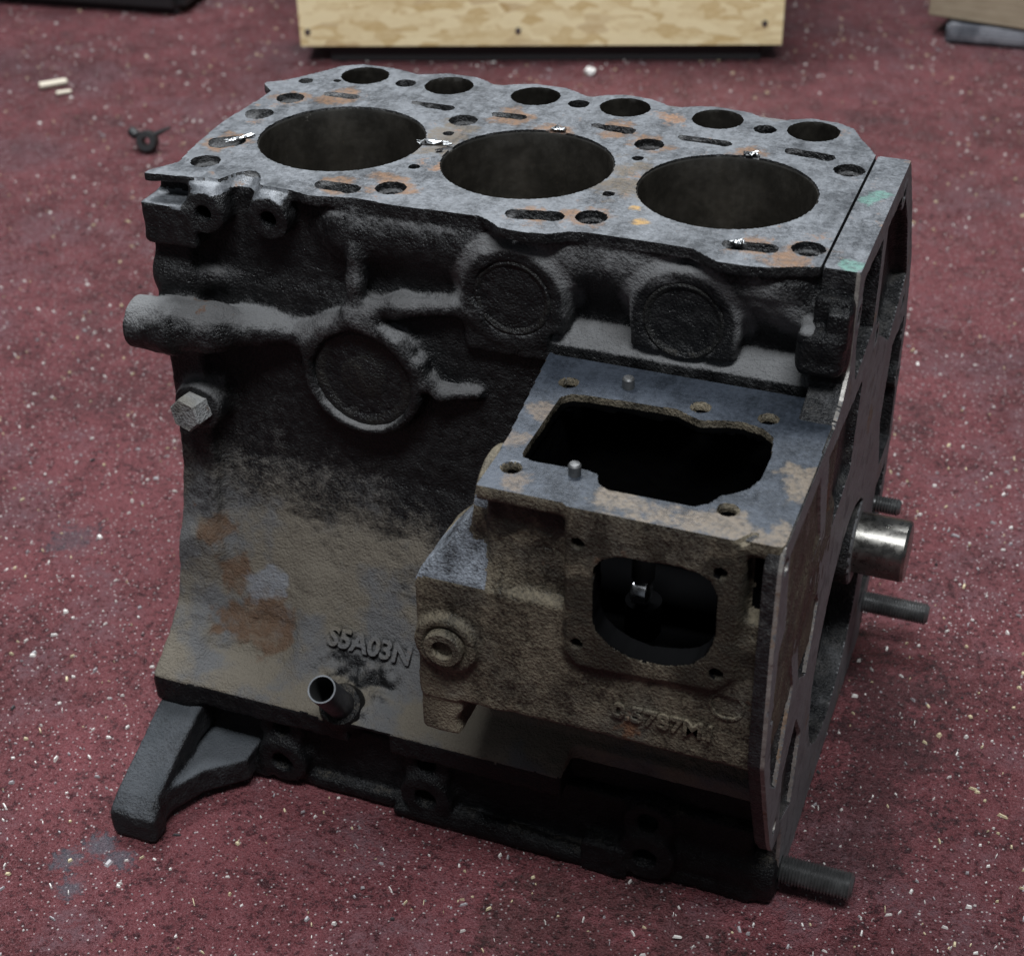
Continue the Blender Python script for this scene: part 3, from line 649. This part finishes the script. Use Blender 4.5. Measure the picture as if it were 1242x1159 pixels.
def osb():
    n = N('oriented_strand_board')
    wv = n.noise(8, 3, .5)
    def strands(rot, loc, sc):
        mp = n.map(scale=(1, 1, 2.8), rot=(0, rot, 0), loc=loc); nn = n.t.nodes.new('ShaderNodeVectorMath'); nn.operation = 'ADD'
        k = n.t.nodes.new('ShaderNodeTexNoise'); k.inputs['Scale'].default_value = 30; n.lk(n.co, k.inputs['Vector'])
        s = n.t.nodes.new('ShaderNodeVectorMath'); s.operation = 'SCALE'; s.inputs['Scale'].default_value = .012; n.lk(k.outputs['Color'], s.inputs[0])
        n.lk(mp, nn.inputs[0]); n.lk(s.outputs[0], nn.inputs[1]); return n.vor(sc, out='Color', src=nn.outputs[0])
    a = n.sep(strands(.95, (0, 0, 0), 44)); b = n.sep(strands(-.85, (.4, .2, .1), 38)); e3 = n.sep(strands(.1, (.7, .5, .3), 36))
    gr = n.noise(120, 4, .6, src=n.map(scale=(1, 1, 2), rot=(0, .7, 0)))
    v = n.add(n.mul(n.mixf(n.mr(e3[1], .6, .62), n.mixf(n.mr(a[1], .5, .52), a[0], b[0]), e3[0]), .62), n.mul(gr, .5))
    col = n.mix(n.mr(v, .1, .8), (.60, .43, .19), (.88, .75, .46)); col = n.mix(n.mr(b[2], .84, .97, 0, .5), col, (.45, .29, .13))
    n.out(col, .6); n.bump(v, .3, .001); return n.m
m_osb = osb()
def crate():
    a, b = P(-456.7, 933.8, -300), P(43.5, 1105.2, -300); d = (b-a); L = d.length; an = math.atan2(d.y, d.x)
    e = empty('strand_board_crate', (a.x, a.y, 0)); e.rotation_euler.z = an
    tag(e, 'pale strand board crate on dark runners behind the engine block', 'crate'); T = .012; H = .40; z = .020; D = .34
    bevel_box('front_panel', 0, L, 0, T, z, z+H, m_osb, e, .0006); bevel_box('back_panel', 0, L, D-T, D, z, z+H, m_osb, e, .0006)
    bevel_box('side_panel', 0.0006, T, T+.0003, D-T-.0003, z, z+H-.001, m_osb, e, .0004); bevel_box('side_panel', L-T, L-.0006, T+.0003, D-T-.0003, z, z+H-.001, m_osb, e, .0004)
    bevel_box('bottom_panel', T+.0005, L-T-.0005, T+.0005, D-T-.0005, z+.001, z+T, m_osb, e, .0004)
    bevel_box('lid', -.002, L+.002, -.002, D+.002, z+H+.0005, z+H+.0125, m_osb, e, .0006)
    for y0 in (.012, .15, D-.06): bevel_box('runner', .03, L-.02, y0, y0+.045, -.002, z-.0005, m_black, e, .002)
    for x, zz in ((.009, .017), (L*.455, .0175), (L-.02, .0245)):
        bm = bmesh.new(); bmesh.ops.create_cone(bm, cap_ends=True, segments=16, radius1=.0034, radius2=.003, depth=.003, matrix=Matrix.Translation((x, -.0005, z+zz)) @ Matrix.Rotation(math.pi/2, 4, 'X'))
        me = bm_mesh('screw_head', bm); me.materials.append(m_stud); o = bpy.data.objects.new('screw_head', me); COL.objects.link(o); o.parent = e
crate()

def cardboard():
    n = N('brown_cardboard'); f = n.noise(30, 4, .6, src=n.map(scale=(1, 1, 6))); g = n.noise(200, 3, .6)
    n.out(n.mix(n.mr(f, .35, .65), (.235, .185, .125), (.29, .235, .165)), .8); n.bump(g, .2, .0004)
    n2 = N('grey_painted_plate'); f = n2.noise(22, 5, .65); n2.out(n2.mix(n2.mr(f, .4, .62), (.06, .063, .075), (.17, .172, .19)), .5); n2.bump(f, .3, .001)
    a = P(203, 1229, -320); e0 = empty('grey_plate', (a.x, a.y, 0)); e0.rotation_euler.z = R(4)
    tag(e0, 'scuffed grey plate lying flat under the cardboard box', 'plate')
    bevel_box('slab', 0, .34, 0, .40, -.002, .018, n2.m, e0, .003); bevel_box('edge_strip', .004, .336, -.003, -.0003, .004, .012, n2.m, e0, .0008)
    c = P(178, 1252.5, -300); e = empty('cardboard_box', (c.x, c.y, .0205)); e.rotation_euler.z = R(-9)
    tag(e, 'brown cardboard box resting on a grey plate in the far right corner', 'box')
    bevel_box('box_body', 0, .32, 0, .24, .0, .22, n.m, e, .002)
    for y0, y1 in ((-.0008, .119), (.121, .2408)): bevel_box('top_flap', -.001, .321, y0, y1, .2205, .2235, n.m, e, .0008)
    bevel_box('packing_tape', -.0004, .3204, .10, .14, .2237, .2241, N('tan_tape').out((.25, .17, .08), .25), e, 0)
cardboard()

def case():
    a, b = P(-925, 1006, -320), P(-668, 1034, -320); d = b-a; L = d.length
    e = empty('black_tool_case', (a.x, a.y, 0)); e.rotation_euler.z = math.atan2(d.y, d.x)
    tag(e, 'black plastic case on the floor in the far left corner', 'case')
    bevel_box('case_body', -.2, L, 0, .30, -.001, .09, m_black, e, .012, 4); bevel_box('case_lid', -.2, L, .0, .30, .0915, .15, m_black, e, .012, 4)
    for x in (-.08, L-.1): bevel_box('latch', x, x+.04, -.006, .006, .07, .11, m_black, e, .002)
    bevel_box('carry_handle', .02, .13, -.03, -.018, .078, .1, m_black, e, .004, 3)
case()

# small litter, each piece a thing of its own
m_stick = N('pale_wood').out((.58, .52, .42), .6)
def stick(px, py, an, L, r, label, sides=6):
    bm = bmesh.new(); bmesh.ops.create_cone(bm, cap_ends=True, segments=sides, radius1=r, radius2=r*.9, depth=L, matrix=Matrix.Rotation(math.pi/2, 4, 'Y'))
    bmesh.ops.bevel(bm, geom=bm.edges[:], offset=r*.2, segments=1, affect='EDGES')
    me = bm_mesh('wood_stick', bm); me.materials.append(m_stick); o = bpy.data.objects.new('wood_stick', me); COL.objects.link(o)
    o.location = (px*.001, py*.001, r*.75); o.rotation_euler = (0, 0, an); tag(o, label, 'stick')
stick(-683, 786, R(48), .030, .0042, 'larger pale wooden stick on the red floor at upper left')
stick(-659, 770, R(44), .016, .0026, 'tiny pale wood splinter right beside the larger stick')
def crumb(px, py, s, label, mat, seed):
    bm = bmesh.new(); bmesh.ops.create_icosphere(bm, subdivisions=2, radius=s); rd = random.Random(seed)
    for v in bm.verts: v.co = v.co*rd.uniform(.65, 1.2); v.co.z *= .75
    me = bm_mesh('plaster_crumb', bm); me.materials.append(mat); o = bpy.data.objects.new('plaster_crumb', me); COL.objects.link(o)
    o.location = (px*.001, py*.001, s*.5); tag(o, label, 'crumb')
m_crumb = N('white_plaster').out((.62, .6, .58), .7)
crumb(-144, 1006, .0062, 'white plaster crumb between the crate and the engine block', m_crumb, 3)

def fitting():
    e = empty('pipe_fitting', P(-488, 664, FLOOR)); tag(e, 'small black pipe fitting with a thin stem lying left of the block', 'pipe fitting')
    o = (-489, 664, -310)
    lathe_obj('ring_body', [(4, -7), (9.5, -7), (10.5, -5), (10.5, 5), (9.5, 7), (4, 7), (4, -7)], o, (.3, -1, .35), m_black, e, 28)
    lathe_obj('stem', [(0, 0), (2.6, 0), (2.2, 9), (1.2, 17), (0, 18)], (-482, 668, -304), (.75, .3, .35), m_black, e, 12)
    lathe_obj('clip_end', [(0, 0), (5, 0), (5, 7), (3, 9), (0, 9)], (-501, 664, -306), (-.8, .1, .5), m_black, e, 16)
fitting()

# bright crumpled flakes of metal left on the machined deck
m_flake = metal('bright_swarf', (.5, .51, .52), .3, 1., .1)
def flake(x, y, sx, sy, an, seed, label):
    rd = random.Random(seed); bm = bmesh.new(); bmesh.ops.create_grid(bm, x_segments=7, y_segments=5, size=.5)
    for v in bm.verts: v.co = Vector((v.co.x*sx+rd.uniform(-.12, .12)*sx, v.co.y*sy+rd.uniform(-.15, .15)*sy, abs(rd.gauss(0, .7))+.25))*.001
    bmesh.ops.solidify(bm, geom=bm.faces[:], thickness=.0002)
    me = bm_mesh('metal_flake', bm); me.materials.append(m_flake); o = bpy.data.objects.new('metal_flake', me); COL.objects.link(o)
    o.location = P(x, y, .15); o.rotation_euler.z = an; tag(o, label, 'metal flake', 'bright metal flakes on the block deck')
flake(2, 29, 13, 3.2, .9, 1, 'long crumpled bright flake by the rim hole left of the first cylinder')
flake(94, 54, 15, 4, .25, 2, 'largest crumpled bright flake lying between the first and second cylinders')
flake(145, 90, 7, 3, .1, 3, 'small bright flake on the far rim of the middle cylinder')
flake(241, 90, 6, 4.5, .3, 4, 'small bright flake on the far rim of the right cylinder')
flake(259, -5, 6, 3, .4, 5, 'small bright flake in the slot in front of the right cylinder')
